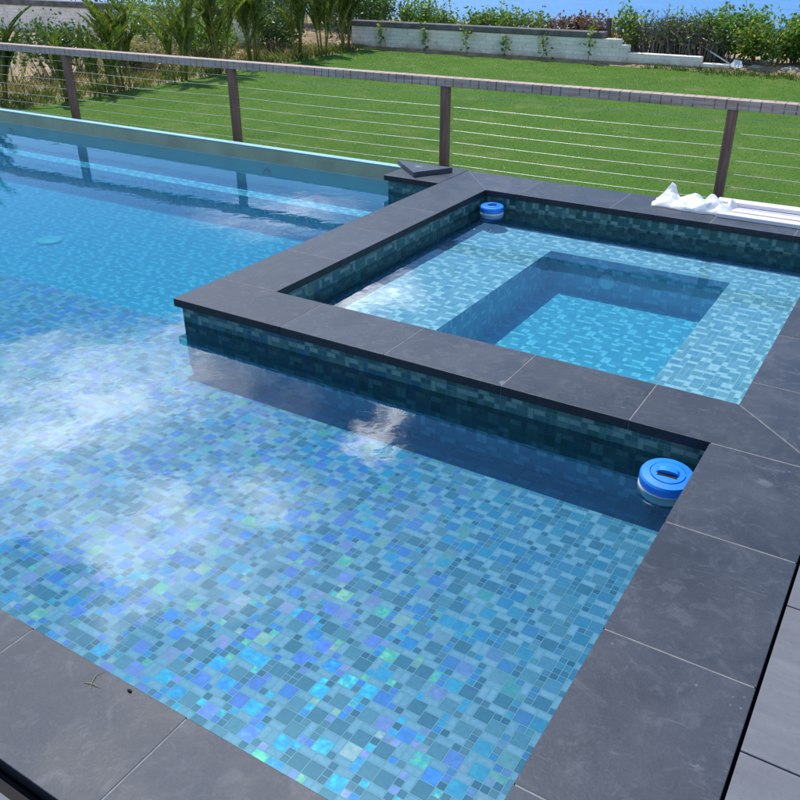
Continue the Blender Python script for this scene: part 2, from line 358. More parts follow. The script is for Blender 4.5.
def mosaic(name, o, u, v, lu, lv, parent=None, seed=0, mat=None, hole=None, flip=False):
    """tiles from corner o along unit vectors u and v; lu x lv metres; hole=(u0,u1,v0,v1) left out"""
    o, u, v = Vector(o), Vector(u), Vector(v)
    rg = random.Random(seed); vs=[]; fs=[]; uvs=[]; half=[]; kind=[]; r3=[]
    su, sv = rg.randrange(NP)*MOD, rg.randrange(NP)*MOD
    per = NP*MOD
    def emit(a0,a1,b0,b1,ca,cb,w,h,k,r):
        if a1-a0 < 1e-4 or b1-b0 < 1e-4: return
        n = len(vs)
        for a,b in ((a0,b0),(a1,b0),(a1,b1),(a0,b1)):
            vs.append(tuple(o+u*a+v*b)); uvs.extend((a-ca, b-cb))
        fs.append((n,n+1,n+2,n+3)); half.extend((w*MOD/2,h*MOD/2,0)); kind.append(k); r3.extend(r)
    for pv in range(-1, int((lv+sv)/per)+2):
        for pu in range(-2, int((lu+su)/per)+2):
            for (x,y,w,h,k) in PAT:
                a0 = pu*per + x*MOD - su; b0 = pv*per + y*MOD - sv
                a1 = a0+w*MOD; b1 = b0+h*MOD
                if a1 <= 0 or b1 <= 0 or a0 >= lu or b0 >= lv: continue
                ca, cb = (a0+a1)/2, (b0+b1)/2; r = (rg.random(), rg.random(), rg.random())
                c = (max(a0,0), min(a1,lu), max(b0,0), min(b1,lv))
                if hole and c[0]<hole[1] and c[1]>hole[0] and c[2]<hole[3] and c[3]>hole[2]:
                    h0,h1,h2,h3 = hole
                    emit(c[0],min(c[1],h0),c[2],c[3],ca,cb,w,h,k,r); emit(max(c[0],h1),c[1],c[2],c[3],ca,cb,w,h,k,r)
                    m0,m1 = max(c[0],h0),min(c[1],h1)
                    emit(m0,m1,c[2],min(c[3],h2),ca,cb,w,h,k,r); emit(m0,m1,max(c[2],h3),c[3],ca,cb,w,h,k,r)
                else: emit(*c,ca,cb,w,h,k,r)
    me = bpy.data.meshes.new(name); me.from_pydata(vs, [], fs)
    me.attributes.new('half','FLOAT_VECTOR','FACE').data.foreach_set('vector', half)
    me.attributes.new('rnd3','FLOAT_VECTOR','FACE').data.foreach_set('vector', r3)
    me.attributes.new('kind','FLOAT','FACE').data.foreach_set('value', kind)
    me.uv_layers.new(name='tile').data.foreach_set('uv', uvs)
    me.materials.append(mat or M['mosaic']); me.update()
    ob = bpy.data.objects.new(name, me); col.objects.link(ob)
    if parent: ob.parent = parent
    return ob

WZ = -.137                                   # water level
XL = -13.0                                   # left end of the pool
SH, DP, LG = -.40, -.70, -.40                # shelf, deep floor, far ledge
X, Y, Z = (1,0,0),(0,1,0),(0,0,1)
nX, nY = (-1,0,0),(0,-1,0)

# ------------------------------------------------------------------ pool
pool = thing('swimming_pool','large L-shaped pool lined with blue glass mosaic with a shallow iridescent shelf','pool')
mosaic('shelf_floor',(XL,.96,SH),X,Y,-.44-XL,3.45-.96,pool,1)
mosaic('deep_floor',(XL,3.45,DP),X,Y,-3.34-XL,6.0-3.45,pool,2,M['deepmos'])
mosaic('shelf_riser',(-3.34,3.45,DP),nX,Z,-3.34-XL,SH-DP,pool,3,M['deepmos'])
mosaic('ledge',(XL,6.0,LG),X,Y,-3.34-XL,.30,pool,4,M['deepmos'])
mosaic('ledge_riser',(XL,6.0,DP),X,Z,-3.34-XL,LG-DP,pool,5,M['deepmos'])
mosaic('near_wall',(-.44,.962,SH),nX,Z,-.44-XL,-.05-SH,pool,6)
mosaic('right_wall',(-.442,3.06,SH),nY,Z,3.06-.96,-.05-SH,pool,7)
mosaic('left_wall',(XL,.96,DP),Y,Z,5.4,-.05-DP,pool,8)
m = MB(); m.lathe([(.115,0),(.115,.012),(.10,.022),(.02,.024)],32); m.build('drain_cover',M['white'],pool,True,loc=(-6.75,4.70,DP))
# body behind the tiles
m = MB(); m.box(XL-.3,XL-.005,.66,6.4,-1.0,-.02); m.box(XL-.3,-.06,.66,.957,-1.0,-.05); m.box(-.435,-.06,.957,3.03,-1.0,-.05)
m.box(XL-.3,0,.66,6.3,-1.3,-1.0); m.build('shell',M['concrete'],pool)
cop_g = None
def stone(pts, parent, top=0.0, th=.045):
    # pts ccw; shrink by a hair so grout shows
    c = Vector((sum(p[0] for p in pts)/len(pts), sum(p[1] for p in pts)/len(pts)))
    g = .0021; n = len(pts); out = []
    for i in range(n):
        p0, p1, p2 = Vector(pts[i-1]), Vector(pts[i]), Vector(pts[(i+1)%n])
        d1 = (p1-p0).normalized(); d2 = (p2-p1).normalized()
        n1 = Vector((-d1.y,d1.x)); n2 = Vector((-d2.y,d2.x))
        b = (n1+n2).normalized(); out.append(p1 + b*(g/max(.2,b.dot(n1))))
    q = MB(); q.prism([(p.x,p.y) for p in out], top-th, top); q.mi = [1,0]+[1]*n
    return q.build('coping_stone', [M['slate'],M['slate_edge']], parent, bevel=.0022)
def rect(x0,x1,y0,y1): return [(x0,y0),(x1,y0),(x1,y1),(x0,y1)]
# front run
xs = [-.65-.6*i for i in range(0,21)]
for a,b in zip(xs, xs[1:]): stone(rect(b,a,.65,.982), pool)
stone(rect(-.65,-.05,.65,.982), pool)
# right run beside the pool
ys = [.982,1.24,1.835,2.43,3.0268]
for a,b in zip(ys, ys[1:]): stone(rect(-.472,-.05,a,b), pool)
m = MB(); m.box(XL-.2,-.057,.657,.975,-.043,-.0012); m.box(-.465,-.057,.975,3.04,-.043,-.0012); m.build('grout',M['grout'],pool)

# ------------------------------------------------------------------ spa
spa = thing('spa','square raised-edge spa with dark slate coping and a sunken footwell','spa')
sx0, sx1, sy0, sy1 = -3.34, -.05, 3.06, 6.47       # outer faces
ix0, ix1, iy0, iy1 = -2.97, -.425, 3.385, 6.02     # inner faces
mosaic('outer_wall',(sx0,sy0,-.275),X,Z,-.44-sx0,.23,spa,11,M['wallmos']); mosaic('submerged_wall',(sx0,sy0,-.75),X,Z,-.44-sx0,.475,spa,41,M['deepmos'])  # paler tile colour brightens the shaded band below the wall's mirror image
mosaic('side_wall',(sx0,5.995,-.75),nY,Z,5.995-sy0,.705,spa,12,M['wallmos'])
mosaic('inner_wall',(ix0,iy1,-.62),X,Z,ix1-ix0,.575,spa,13,M['wallmos'])
mosaic('inner_wall',(ix0,iy0,-.62),Y,Z,iy1-iy0,.575,spa,14,M['wallmos'])
mosaic('inner_wall',(ix1,iy1,-.62),nY,Z,iy1-iy0,.575,spa,15,M['wallmos'])
mosaic('inner_wall',(ix1,iy0,-.62),nX,Z,ix1-ix0,.575,spa,16,M['wallmos'])
BZ, FZ = -.25, -.53
fx0, fx1, fy0, fy1 = -2.20, -.94, 3.80, 5.58
mosaic('bench',(ix0,iy0,BZ),X,Y,ix1-ix0,iy1-iy0,spa,17,M['benchmos'],hole=(fx0-ix0,fx1-ix0,fy0-iy0,fy1-iy0))
mosaic('footwell_floor',(fx0,fy0,FZ),X,Y,fx1-fx0,fy1-fy0,spa,18,M['deepmos'])
mosaic('footwell_riser',(fx0,fy1,FZ),X,Z,fx1-fx0,BZ-FZ,spa,19,M['deepmos'])
mosaic('footwell_riser',(fx0,fy0,FZ),Y,Z,fy1-fy0,BZ-FZ,spa,20,M['deepmos'])
mosaic('footwell_riser',(fx1,fy1,FZ),nY,Z,fy1-fy0,BZ-FZ,spa,21,M['deepmos'])
mosaic('footwell_riser',(fx1,fy0,FZ),nX,Z,fx1-fx0,BZ-FZ,spa,22,M['deepmos'])
m = MB(); m.lathe([(.06,0),(.06,.010),(.045,.018),(.02,.02)],32)
o = m.build('spa_light',M['lens'],spa,True,loc=(-1.76,fy1-.001,-.40)); o.rotation_euler = (R(90),0,0)
m = MB()   # wall cores
m.box(sx0+.004,-.445,sy0+.004,iy0-.004,-1.0,-.047); m.box(sx0+.004,ix0-.004,iy0-.004,sy1-.01,-1.0,-.047)
m.box(ix0-.004,sx1-.02,iy1+.004,sy1-.01,-1.0,-.047); m.box(ix1+.004,sx1-.02,iy0-.30,iy1+.004,-1.0,-.047)
m.build('wall_core',M['concrete'],spa)
c0x, c1x, c0y, c1y = -2.948, -.447, 3.410, 5.995   # inner coping edge
X0, X1, Y0, Y1 = -3.372, -.05, 3.028, 6.50
jx = [X0,-2.62,-1.99,-1.376,-.796]
for i in range(1,len(jx)): 
    a = jx[i-1]; b = jx[i]
    if i == 1: stone([(X0,Y0),(b,Y0),(b,c0y),(c0x,c0y),(X0,c0y+.0)][:3]+[(X0,c0y)], spa)
    else: stone(rect(a,b,Y0,c0y), spa)
stone([(-.796,Y0),(X1,Y0),(c1x,c0y),(-.796,c0y)], spa)
ys = [3.65,4.25,4.85,5.45]
stone([(X1,Y0),(X1,3.65),(c1x,3.65),(c1x,c0y)], spa)
for a,b in zip(ys,ys[1:]): stone(rect(c1x,X1,a,b), spa)
stone([(c1x,5.45),(X1,5.45),(X1,Y1),(c1x,c1y)], spa)
jb = [-.67,-1.22,-1.94,-2.68]
stone([(c1x,c1y),(X1,Y1),(-.67,Y1),(-.67,c1y)], spa)
for a,b in zip(jb,jb[1:]): stone(rect(b,a,c1y,Y1), spa)
stone([(c0x,c1y),(-2.68,c1y),(-2.68,Y1),(X0+.0,Y1-.0)], spa)
ys = [c0y,4.02,4.63,5.24]
for a,b in zip(ys,ys[1:]): stone(rect(X0,c0x,a,b), spa)
stone([(X0,5.24),(c0x,5.24),(c0x,c1y),(X0,Y1)], spa)
m = MB(); m.box(X0+.007,X1-.007,Y0+.007,c0y-.007,-.043,-.0012); m.box(X0+.007,c0x-.007,c0y-.007,Y1-.007,-.043,-.0012)
m.box(c0x-.007,X1-.007,c1y+.007,Y1-.007,-.043,-.0012); m.box(c1x+.007,X1-.007,c0y-.007,c1y+.007,-.043,-.0012); m.build('grout',M['grout'],spa)

# plinth at the back corner
pl = thing('plinth','low tiled plinth with slate top between the spa corner and the far pool edge','plinth')
mosaic('tiled_face',(-3.875,6.01,-.75),X,Z,.53,.705,pl,31,M['wallmos']); mosaic('tiled_side',(-3.875,6.5,-.75),nY,Z,.49,.705,pl,32,M['wallmos'])
m = MB(); m.box(-3.871,-3.338,6.014,6.49,-1.0,-.047); m.build('core',M['concrete'],pl)
stone(rect(-3.905,X0-.001,5.985,6.52), pl).name = 'coping_stone'
# loose offcut
m = MB(); m.prism([(-3.645,6.045),(-3.45,6.36),(-4.0,6.36)][::1],.0015,.042)
tag(m.build('slate_offcut',M['slate'],bevel=.003),'loose triangular slate offcut lying on the plinth at the far spa corner','stone offcut')

# far edge wall
ew = thing('pool_edge_wall','long low far pool wall, olive inside with a pale blue wet top','wall')
m = MB(); m.box(XL-.3,-3.88,6.30,6.40,WZ+.002,-.012); m.build('inner_face',M['olive'],ew)
m = MB(); m.box(XL-.3,-3.88,6.296,6.37,-.010,.002); m.build('wall_top',M['palecap'],ew,bevel=.004)
m = MB(); m.box(XL-.3,-3.88,6.303,6.40,-1.3,WZ+.002); m.build('core',M['concrete'],ew)
m = MB(); m.box(XL,-3.88,6.2965,6.3025,LG-.01,WZ+.001); m.build('underwater_face',M['paleface'],ew)
for i,xj in enumerate((-5.45,-9.35)):
    m = MB(); m.lathe([(.045,0),(.045,.012),(.03,.02),(.008,.022)],20)
    o = m.build('return_fitting',M['white'],ew,True,loc=(xj,6.299,-.24)); o.rotation_euler = (R(90),0,0)

# water bodies
m = MB(); e = .003
m.prism([(XL-e,.962-e),(-.442+e,.962-e),(-.442+e,3.06+e),(-3.34+e,3.06+e),(-3.34+e,6.01+e),(-3.875+e,6.01+e),(-3.875+e,6.30+e),(XL-e,6.30+e)],-.74,WZ)
tag(m.build('pool_water',M['pool_water']),kind='structure')
m = MB(); m.box(ix0-e,ix1+e,iy0-e,iy1+e,-.64,WZ+.004); tag(m.build('spa_water',M['spa_water']),kind='structure')

# ------------------------------------------------------------------ deck
m = MB()
yy = .43
for k in range(-2,12):
    for j in range(4):
        x0 = -.043+.605*j; y0 = .43+.6*k-.01
        m.box(x0,x0+.60,y0,y0+.595,-.05,-.006)
for k in range(-1,26):
    for j in range(5):
        x0 = -.62-.605*k; y1 = .60-.6*j
        m.box(x0,x0+.60,y1-.595,y1,-.05,-.012)
tag(m.build('deck',M['paver'],bevel=.002),kind='structure')
m = MB(); m.box(-.052,6,-4,6.5,-.3,-.051); m.box(XL-1,-.052,-4,.648,-.3,-.051); tag(m.build('deck_base',M['black']),kind='structure')

# lawn, soil, sea
def sheet(name, mat, x0,x1,y0,y1,z,nx,ny,fn=None):
    m = MB(); 
    for j in range(ny+1):
        for i in range(nx+1):
            x=x0+(x1-x0)*i/nx; y=y0+(y1-y0)*j/ny; m.v.append((x,y,z+(fn(x,y) if fn else 0)))
    for j in range(ny):
        for i in range(nx):
            a=j*(nx+1)+i; m.face((a,a+1,a+nx+2,a+nx+1))
    return tag(m.build(name,mat,smooth=True),kind='structure')
sheet('lawn',M['turf'],-12.1,14,6.42,18.0,-.5,2,2)
def land(x,y):
    d = 0
    if y>24: d -= (y-24)*.55
    h = .10*noise.noise(Vector((x*.4,y*.4,0)))+.05*noise.noise(Vector((x*1.7,y*1.7,3)))
    if -12.5<x<14 and y<18.5: h = -.05
    if y>18: h += .15
    return h+d
sheet('ground',M['soil'],-60,40,6.42,60,-.51,200,110,land)
m = MB(); m.poly([(-60,-30,-.515),(XL-.3,-30,-.515),(XL-.3,6.42,-.515),(-60,6.42,-.515)]); m.poly([(6,-30,-.515),(40,-30,-.515),(40,6.42,-.515),(6,6.42,-.515)])
m.poly([(XL-.3,-30,-.515),(6,-30,-.515),(6,-4,-.515),(XL-.3,-4,-.515)]); tag(m.build('side_ground',M['soil']),kind='structure')
m = MB(); m.poly([(-4000,30,-9),(4000,30,-9),(4000,6000,-9),(-4000,6000,-9)]); tag(m.build('sea',M['sea']),kind='structure')

# ------------------------------------------------------------------ fence
fc = thing('cable_fence','brown timber post fence with weathered rail and thin wires behind the pool','fence')
fy = lambda x: 7.0+.03*(x+4)
FR = -8.86-2.48*2; FE = -1.41+2.48*4
ang = math.atan(.03)
m = MB(); L = (FE-FR); 
m.box(0,L,-.055,.055,-.0375,.0375)
o = m.build('rail',M['wood'],fc,bevel=.005); o.location=(FR,fy(FR),.625); o.rotation_euler=(0,0,ang)
for k in range(-5,5):
    x = -1.41+2.48*k
    if x < FR-.1: continue
    m = MB(); m.box(-.035,.035,-.04,.04,-.55,.5875); o = m.build('post',M['post'],fc,bevel=.004); o.location=(x,fy(x),0); o.rotation_euler=(0,0,ang)
for i in range(9):
    z = .515-.103*i
    m = MB(); pts=[]
    n=60
    for k in range(n+1):
        x = FR+L*k/n; t = ((x+1.41)/2.48)%1
        pts.append((x,fy(x)-.0,z-.012*math.sin(math.pi*t)*(.4+.6*((i*7)%5)/4)))
    m.tube(pts,.0023,5); m.build('wire',M['cable'],fc,True)

# ------------------------------------------------------------------ far walls
wl = thing('boundary_wall','long whitewashed block wall with dark cap behind the lawn, stepping down at its end','wall')
m = MB(); m.box(-12.6,-6.0,18.0,18.2,-.6,-.02); m.box(-6.0,-5.82,18.003,18.197,-.6,-.12); m.box(-5.82,-4.35,18.0,18.2,-.6,-.26); m.box(-4.35,-3.8,18.003,18.197,-.6,-.37)
m.build('block_wall',M['block'],wl,bevel=.012)
m = MB(); m.box(-12.62,-6.35,17.97,18.25,-.018,.10); m.build('cap',M['cap'],wl,bevel=.02)
wl2 = thing('garden_wall','white block wall with grey cap standing alone on dry ground behind the palms','wall')
m = MB(); m.box(-27,-14.6,16.8,17.0,-.6,.18); m.build('block_wall',M['block'],wl2,bevel=.012)
m = MB(); m.box(-27.02,-14.58,16.76,17.04,.182,.33); m.build('cap',M['cap'],wl2,bevel=.02)

# ------------------------------------------------------------------ vegetation
def leaf(m, p, d, ln, w, rg, curl=.2, r=None):
    d = d.normalized(); s = d.cross(Vector((rg.uniform(-1,1),rg.uniform(-1,1),rg.uniform(-.3,1))))
    if s.length < .1: s = d.cross(Vector((0,0,1)))+Vector((.01,0,0))
    s.normalize(); n = d.cross(s)
    a = p; b = p+d*ln*.5+s*w*.5+n*curl*w; c = p+d*ln; e = p+d*ln*.5-s*w*.5+n*curl*w
    m.poly([a,b,c,e], rg.random() if r is None else r)
def palm(name, seed, h, nst, nfr, leafmat, label, loc, group, flen=.92, lean=.25):
    rg = random.Random(seed); t = thing(name,label,'palm',loc,rg.uniform(0,6),group)
    st = MB(); cr = MB()
    for k in range(nst):
        a = rg.uniform(0,2*math.pi); b0 = Vector((math.cos(a),math.sin(a),0))*rg.uniform(.02,.16)
        hh = h*rg.uniform(.30,.60); top = b0+Vector((math.cos(a)*lean*rg.uniform(.2,.9),math.sin(a)*lean*rg.uniform(.2,.9),hh))
        mid = (b0+top)/2+Vector((0,0,.05))
        st.tube([b0-Vector((0,0,.1)),mid,top],[.022,.017,.012],7,r=rg.random())
        for j in range(nfr):
            q = rg.uniform(0,2*math.pi); el = rg.uniform(1.22,1.54); L = flen*rg.uniform(.75,1.2)
            s0 = b0.lerp(top, rg.uniform(.3,1)); pts=[]; p = s0.copy(); dirh = Vector((math.cos(q),math.sin(q),0))
            N = 16; e = el
            for i in range(N+1):
                pts.append(p.copy()); p = p + (dirh*math.cos(e)+Vector((0,0,math.sin(e))))*(L/N); e -= rg.uniform(.02,.05)+ .03*i/N
            st.tube(pts,[.011-.0085*i/N for i in range(N+1)],4,r=rg.uniform(.3,1))
            for i in range(3,N*2+1):
                f = i/2; i0 = min(int(f),N-1); pp = pts[i0].lerp(pts[i0+1],f-i0); dd = (pts[i0+1]-pts[i0]).normalized()
                side = dd.cross(Vector((0,0,1)));
                if side.length<.05: side = Vector((-math.sin(q),math.cos(q),0))
                side.normalize(); upn = side.cross(dd); ll = .26*math.sin(math.pi*min(1,(f/N)*.85+.12))*flen/1.2
                for sg in (-1,1):
                    ld = (dd*.95+side*sg*.6+upn*.35+Vector((0,0,-.12))).normalized()+Vector((rg.uniform(-.1,.1),)*3)
                    w = .012; tip = pp+ld*ll+Vector((0,0,-.05*ll/.3)); md = pp+ld*ll*.5+upn*.01
                    r = rg.random()
                    n = len(cr.v); wd = dd*w
                    cr.v += [tuple(pp-wd*.6),tuple(pp+wd*.6),tuple(md+wd),tuple(tip),tuple(md-wd)]
                    cr.face((n,n+1,n+2,n+3,n+4),r)
    st.build('trunk',M['arecastem'],t,True); cr.build('crown',leafmat,t)
    return t
PG = 'palms along the left edge of the lawn'
pal = [
 (101,(-12.5,7.7),2.2,9,9,'arecadark','dense dark palm clump nearest the pool at the left picture edge'),
 (102,(-12.9,8.6),1.2,4,7,'arecadark','dark green palm rising behind the nearest palm clump at far left'),
 (104,(-12.25,10.6),1.7,5,6,'areca','palm with yellow canes just right of the freestanding white wall'),
 (105,(-12.15,11.8),1.5,4,5,'areca','slim palm on a dark short stump between two taller cane palms'),
 (106,(-12.2,13.0),2.5,5,6,'areca','cane palm standing right behind the second visible fence post'),
 (107,(-12.6,14.4),2.3,6,7,'areca','bushy yellow-green palm left of the lawn corner palms'),
 (108,(-12.3,15.5),2.5,5,6,'areca','green palm near the far left lawn corner'),
 (109,(-12.35,16.5),2.5,4,6,'areca','thin dark palm beside the corner palm'),
 (110,(-12.5,17.6),2.7,6,7,'areca','palm with golden canes at the left end of the long white wall')]
for s,(x,y),h,ns,nf,mt,lab in pal:
    palm('palm_tree',s,h,ns,nf,M[mt],lab,(x,y,-.5),PG)
for s,(x,y),lab in ((121,(-11.95,9.3),'knee-high young palm tuft left of the first fence post'),(122,(-11.95,9.9),'small upright young palm tuft right of the first fence post')):
    palm('young_palm',s,1.0,4,4,M['areca'],lab,(x,y,-.5),'young palms at the bed edge',.6,.15)

def shrub(name, seed, loc, rx, ry, h, n, ls, mat, label, cat='shrub', group=None, twigs=14, twmat='twig', rot=0, aspect=.6, spread=.6):
    rg = random.Random(seed); t = thing(name,label,cat,loc,rot,group)
    tw = MB(); lf = MB(); tips=[]
    for k in range(twigs):
        a = rg.uniform(0,6.283); q = math.sqrt(rg.random()); d = Vector((math.cos(a)*rx*q,math.sin(a)*ry*q,h*rg.uniform(.55,1.02)))
        b = Vector((d.x*spread+rg.gauss(0,.12)*rx,d.y*spread,-.05)); mid = b.lerp(d,.5)+Vector((rg.uniform(-.1,.1)*rx,rg.uniform(-.1,.1)*ry,.08*h))
        tw.tube([b,mid,d],[.014,.009,.004],4,r=rg.random()); tips += [d,mid,mid.lerp(d,.5)]
        for j in range(3):
            s0 = mid.lerp(d,rg.random()); e = s0+Vector((rg.uniform(-1,1)*rx*.4,rg.uniform(-1,1)*ry*.4,rg.uniform(-.1,.35)*h))
            tw.tube([s0,e],[.006,.003],3,r=rg.random()); tips.append(e)
    for k in range(n):
        c = rg.choice(tips); p = c+Vector((rg.gauss(0,.13)*rx,rg.gauss(0,.13)*ry,rg.gauss(0,.13)*h))
        p.z = max(p.z,.02)
        d = Vector((rg.uniform(-1,1),rg.uniform(-1,1),rg.uniform(-.5,1)))
        leaf(lf,p,d,ls*rg.uniform(.6,1.3),ls*aspect*rg.uniform(.7,1.2),rg)
    tw.build('stems',M[twmat],t); lf.build('foliage',mat,t)
    return t
# along the top of the long wall, left to right
TG = 'shrubs along the top of the far white wall'
row = [(-12.4,'dark','dark leafy shrub over the left end of the long white wall',.75),(-11.5,'green','bright green shrub on the wall top right of the corner palm',.7),(-10.7,'green','round light green shrub on the wall top, second from the left',.55),
 (-9.9,'green','spreading light green shrub above the wall between two climbing seedlings',.5),(-9.1,'green','low green shrub above the wall left of the sparse one',.5),(-8.3,'seag','sparse yellow-green shrub with gaps showing the sea above the wall',.5),(-7.6,'dry','left one of two rusty brown dry shrubs above the wall',.48),(-6.9,'dry','reddish dry shrub touching the wooden stake',.5)]
for i,(x,mt,lab,h) in enumerate(row):
    shrub('wall_shrub',200+i,(x,18.75,-.3),.62,.4,h*1.1,1100,.085,M[mt],lab,'shrub',TG,16)
shrub('sea_grape_bush',220,(-6.1,18.5,-.4),.38,.3,.85,420,.10,M['seag'],'yellow-green bush beside the step of the white wall','bush',None,12)
for i,(x,lab,h) in enumerate([(-5.6,'leafy tangle of grey dead twigs right of the wall step',.72),(-5.0,'middle tangle of grey dead twigs above the lowered wall',.80),(-4.45,'grey bramble tangle behind the leaning white tool handle',.74)]):
    t = shrub('dead_bush',230+i,(x,18.7,-.4),.58,.38,h,420,.075,M['seag'],lab,'dead bush','dead bushes beyond the low wall end',150)
for i,(x,y,lab,h,mt,n) in enumerate([(-3.95,18.9,'tall leafy green bush right of the dead twigs, above the tool head',.78,'green',500),(-3.3,18.6,'dark green bush with yellowed leaves beside the white tool head',.62,'seag',380),(-2.7,18.9,'broad green bush over the pale rocks',.70,'green',520),(-2.05,18.8,'rounded green bush at the right picture edge',.72,'green',520),(-1.3,18.9,'leafy green bush just past the right picture edge bush',.7,'green',400)]):
    shrub('leafy_bush',240+i,(x,y,-.42),.6,.45,h,n*5,.10,M[mt],lab,'bush','green bushes at the right end of the lawn',20)
# dark mass behind bushes on the slope (out of the light)
# climbing seedlings against the wall face
for i,(x,h,lab) in enumerate([(-11.7,.45,'faint thin seedling at the dark left part of the white wall'),(-10.5,.5,'leafy thin seedling against the wall, second from the left'),(-9.45,.55,'tall bare seedling with few leaves against the white wall'),(-8.5,.42,'seedling with a bright yellow leaf cluster against the wall'),(-7.6,.45,'dark green seedling with a bushy top against the wall'),(-6.58,.75,'tallest yellow-leaved seedling, near the step of the wall')]):
    rg = random.Random(300+i); t = thing('seedling',lab,'plant',(x,17.9,-.5),0,'seedlings planted against the white wall')
    st = MB(); lf = MB(); pts=[Vector((0,0,-.05))]
    for k in range(6): pts.append(Vector((rg.uniform(-.03,.03),rg.uniform(-.02,.02),h*(k+1)/6)))
    st.tube(pts,[.008]*7,5); st.build('stem',M['twig'],t)
    for k in range(int(26+30*h)):
        p = pts[rg.choice([2,3,4,5,6,5,6])]+Vector((rg.gauss(0,.055),rg.gauss(0,.04),rg.gauss(0,.05)))
        leaf(lf,p,Vector((rg.uniform(-1,1),rg.uniform(-1,.3),rg.uniform(-.6,.6))),.075,.065,rg,.1)
    lf.build('leaves',M['seag'],t)
# plants and trees behind the palms
bk = [(-15.2,9.5,1.2,.9,.95,'dark','dark rounded shrub behind the far left palms'),(-14.5,11.2,.9,.7,.8,'dark','dark shrub between the palms, beyond the first fence post'),
 (-13.6,12.2,.6,.5,.55,'straw','tuft of pale dry growth behind the slim stump palm'),(-14.0,14.5,.8,.6,.7,'green','green shrub on the dry ground behind the second fence post'),
 (-13.6,16.3,.7,.5,.75,'dark','dark shrub against the palm row near the lawn corner'),(-15.6,14.9,1.0,.8,1.0,'green','taller green shrub right of the freestanding wall'),
 (-14.6,17.3,.9,.8,1.5,'dark','tall dark shrub behind the golden palm'),(-13.2,18.9,.8,.7,1.25,'dark','dark shrub at the corner behind the white wall')]
for i,(x,y,rx,ry,h,mt,lab) in enumerate(bk):
    shrub('garden_shrub',400+i,(x,y,-.5),rx,ry,h,1900,.085,M[mt],lab,'shrub','shrubs behind the palm row',26)
for i,(x,y,rx,h,mt,lab) in enumerate([(-24.0,22.0,2.2,2.4,'dark','broad dark tree above the left part of the freestanding wall'),(-19.2,21.5,1.4,1.0,'green','low bright green treetop just over the freestanding wall'),
   (-17.2,21.0,1.6,2.6,'green','bright green tree behind the stump palm'),(-15.3,21.5,1.4,2.8,'dark','dark tree behind the row of cane palms'),(-14.0,20.6,1.0,2.2,'green','light green tree left of the long white wall')]):
    shrub('background_tree',500+i,(x,y,-.6),rx,rx*.8,h,5200,.12,M[mt],lab,'tree','trees behind the garden walls',40,'bark')
# ground cover
def tufts(name, seed, boxes, n, hl, mat):
    rg = random.Random(seed); m = MB()
    for k in range(n):
        bx = rg.choice(boxes); x = rg.uniform(bx[0],bx[1]); y = rg.uniform(bx[2],bx[3]); z = bx[4]
        for j in range(5):
            a = rg.uniform(0,6.28); p = Vector((x+rg.gauss(0,.03),y+rg.gauss(0,.03),z)); h = rg.uniform(*hl)
            d = Vector((math.cos(a)*.5,math.sin(a)*.5,1)).normalized(); s = Vector((-math.sin(a),math.cos(a),0))*.006
            m.poly([p-s,p+s,p+d*h*.6+s*.8,p+d*h+Vector((math.cos(a),math.sin(a),0))*h*.15,p+d*h*.6-s*.8],rg.random())
    return tag(m.build(name,mat),kind='stuff')
tufts('dry_grass',1,[(-16,-12.15,8,17.5,-.52),(-14,-12.15,8,17.5,-.52),(-19,-14,12,16.6,-.52)],1200,(.06,.24),M['straw'])
tufts('green_weeds',2,[(-15,-12.1,8,17.5,-.52),(-12.9,-12.0,8,17.8,-.5)],1200,(.05,.20),M['grassd'])
tufts('wall_foot_weeds',3,[(-5.5,-1.0,17.7,18.05,-.5),(-5.5,-1.5,17.8,18.3,-.5),(-4.2,-1.0,17.4,18.4,-.5)],700,(.03,.11),M['grassd'])
rg = random.Random(4); m = MB()
for k in range(120000):
    y = 6.45+11.5*rg.random()**1.7; x = rg.uniform(-12.05,4) if y>8 else rg.uniform(-11,1.5)
    if x > .12*y*1.2+1.2: continue
    a = rg.uniform(0,6.28); h = rg.uniform(.006,.014)*(1+.03*(y-6)); wd = .0026*(1+.08*(y-6)); c_,s_ = math.cos(a)*wd, math.sin(a)*wd; lx,ly = rg.gauss(0,.010),rg.gauss(0,.010)
    m.poly([(x-c_,y-s_,-.5),(x+c_,y+s_,-.5),(x+lx,y+ly,-.5+h)], rg.random())
tag(m.build('lawn_blades',M['turfblade']),kind='stuff')
rg = random.Random(9)
for i,(x,y,s,lab) in enumerate([(-3.35,18.25,.13,'flat pale rock just right of the tool head'),(-3.02,18.3,.11,'small rounded pale rock, second right of the tool head'),(-2.75,18.22,.15,'larger pale rock below the broad green bush'),(-2.42,18.3,.12,'brownish rock near the right picture edge'),(-2.1,18.2,.14,'angular pale rock at the right picture edge')]):
    m = MB(); m.lathe([(.5,0),(.9,.15),(1,.4),(.8,.75),(.35,.95),(.05,1)],10)
    m.v = [tuple(Vector((v[0]*s*1.3,v[1]*s,v[2]*s*.95))*(1+.3*noise.noise(Vector(v)*1.4+Vector((i*5,0,0))))) for v in m.v]
    tag(m.build('rock',M['stone'],smooth=False,loc=(x,y,-.49)),lab,'rock','rocks at the right end of the lawn')
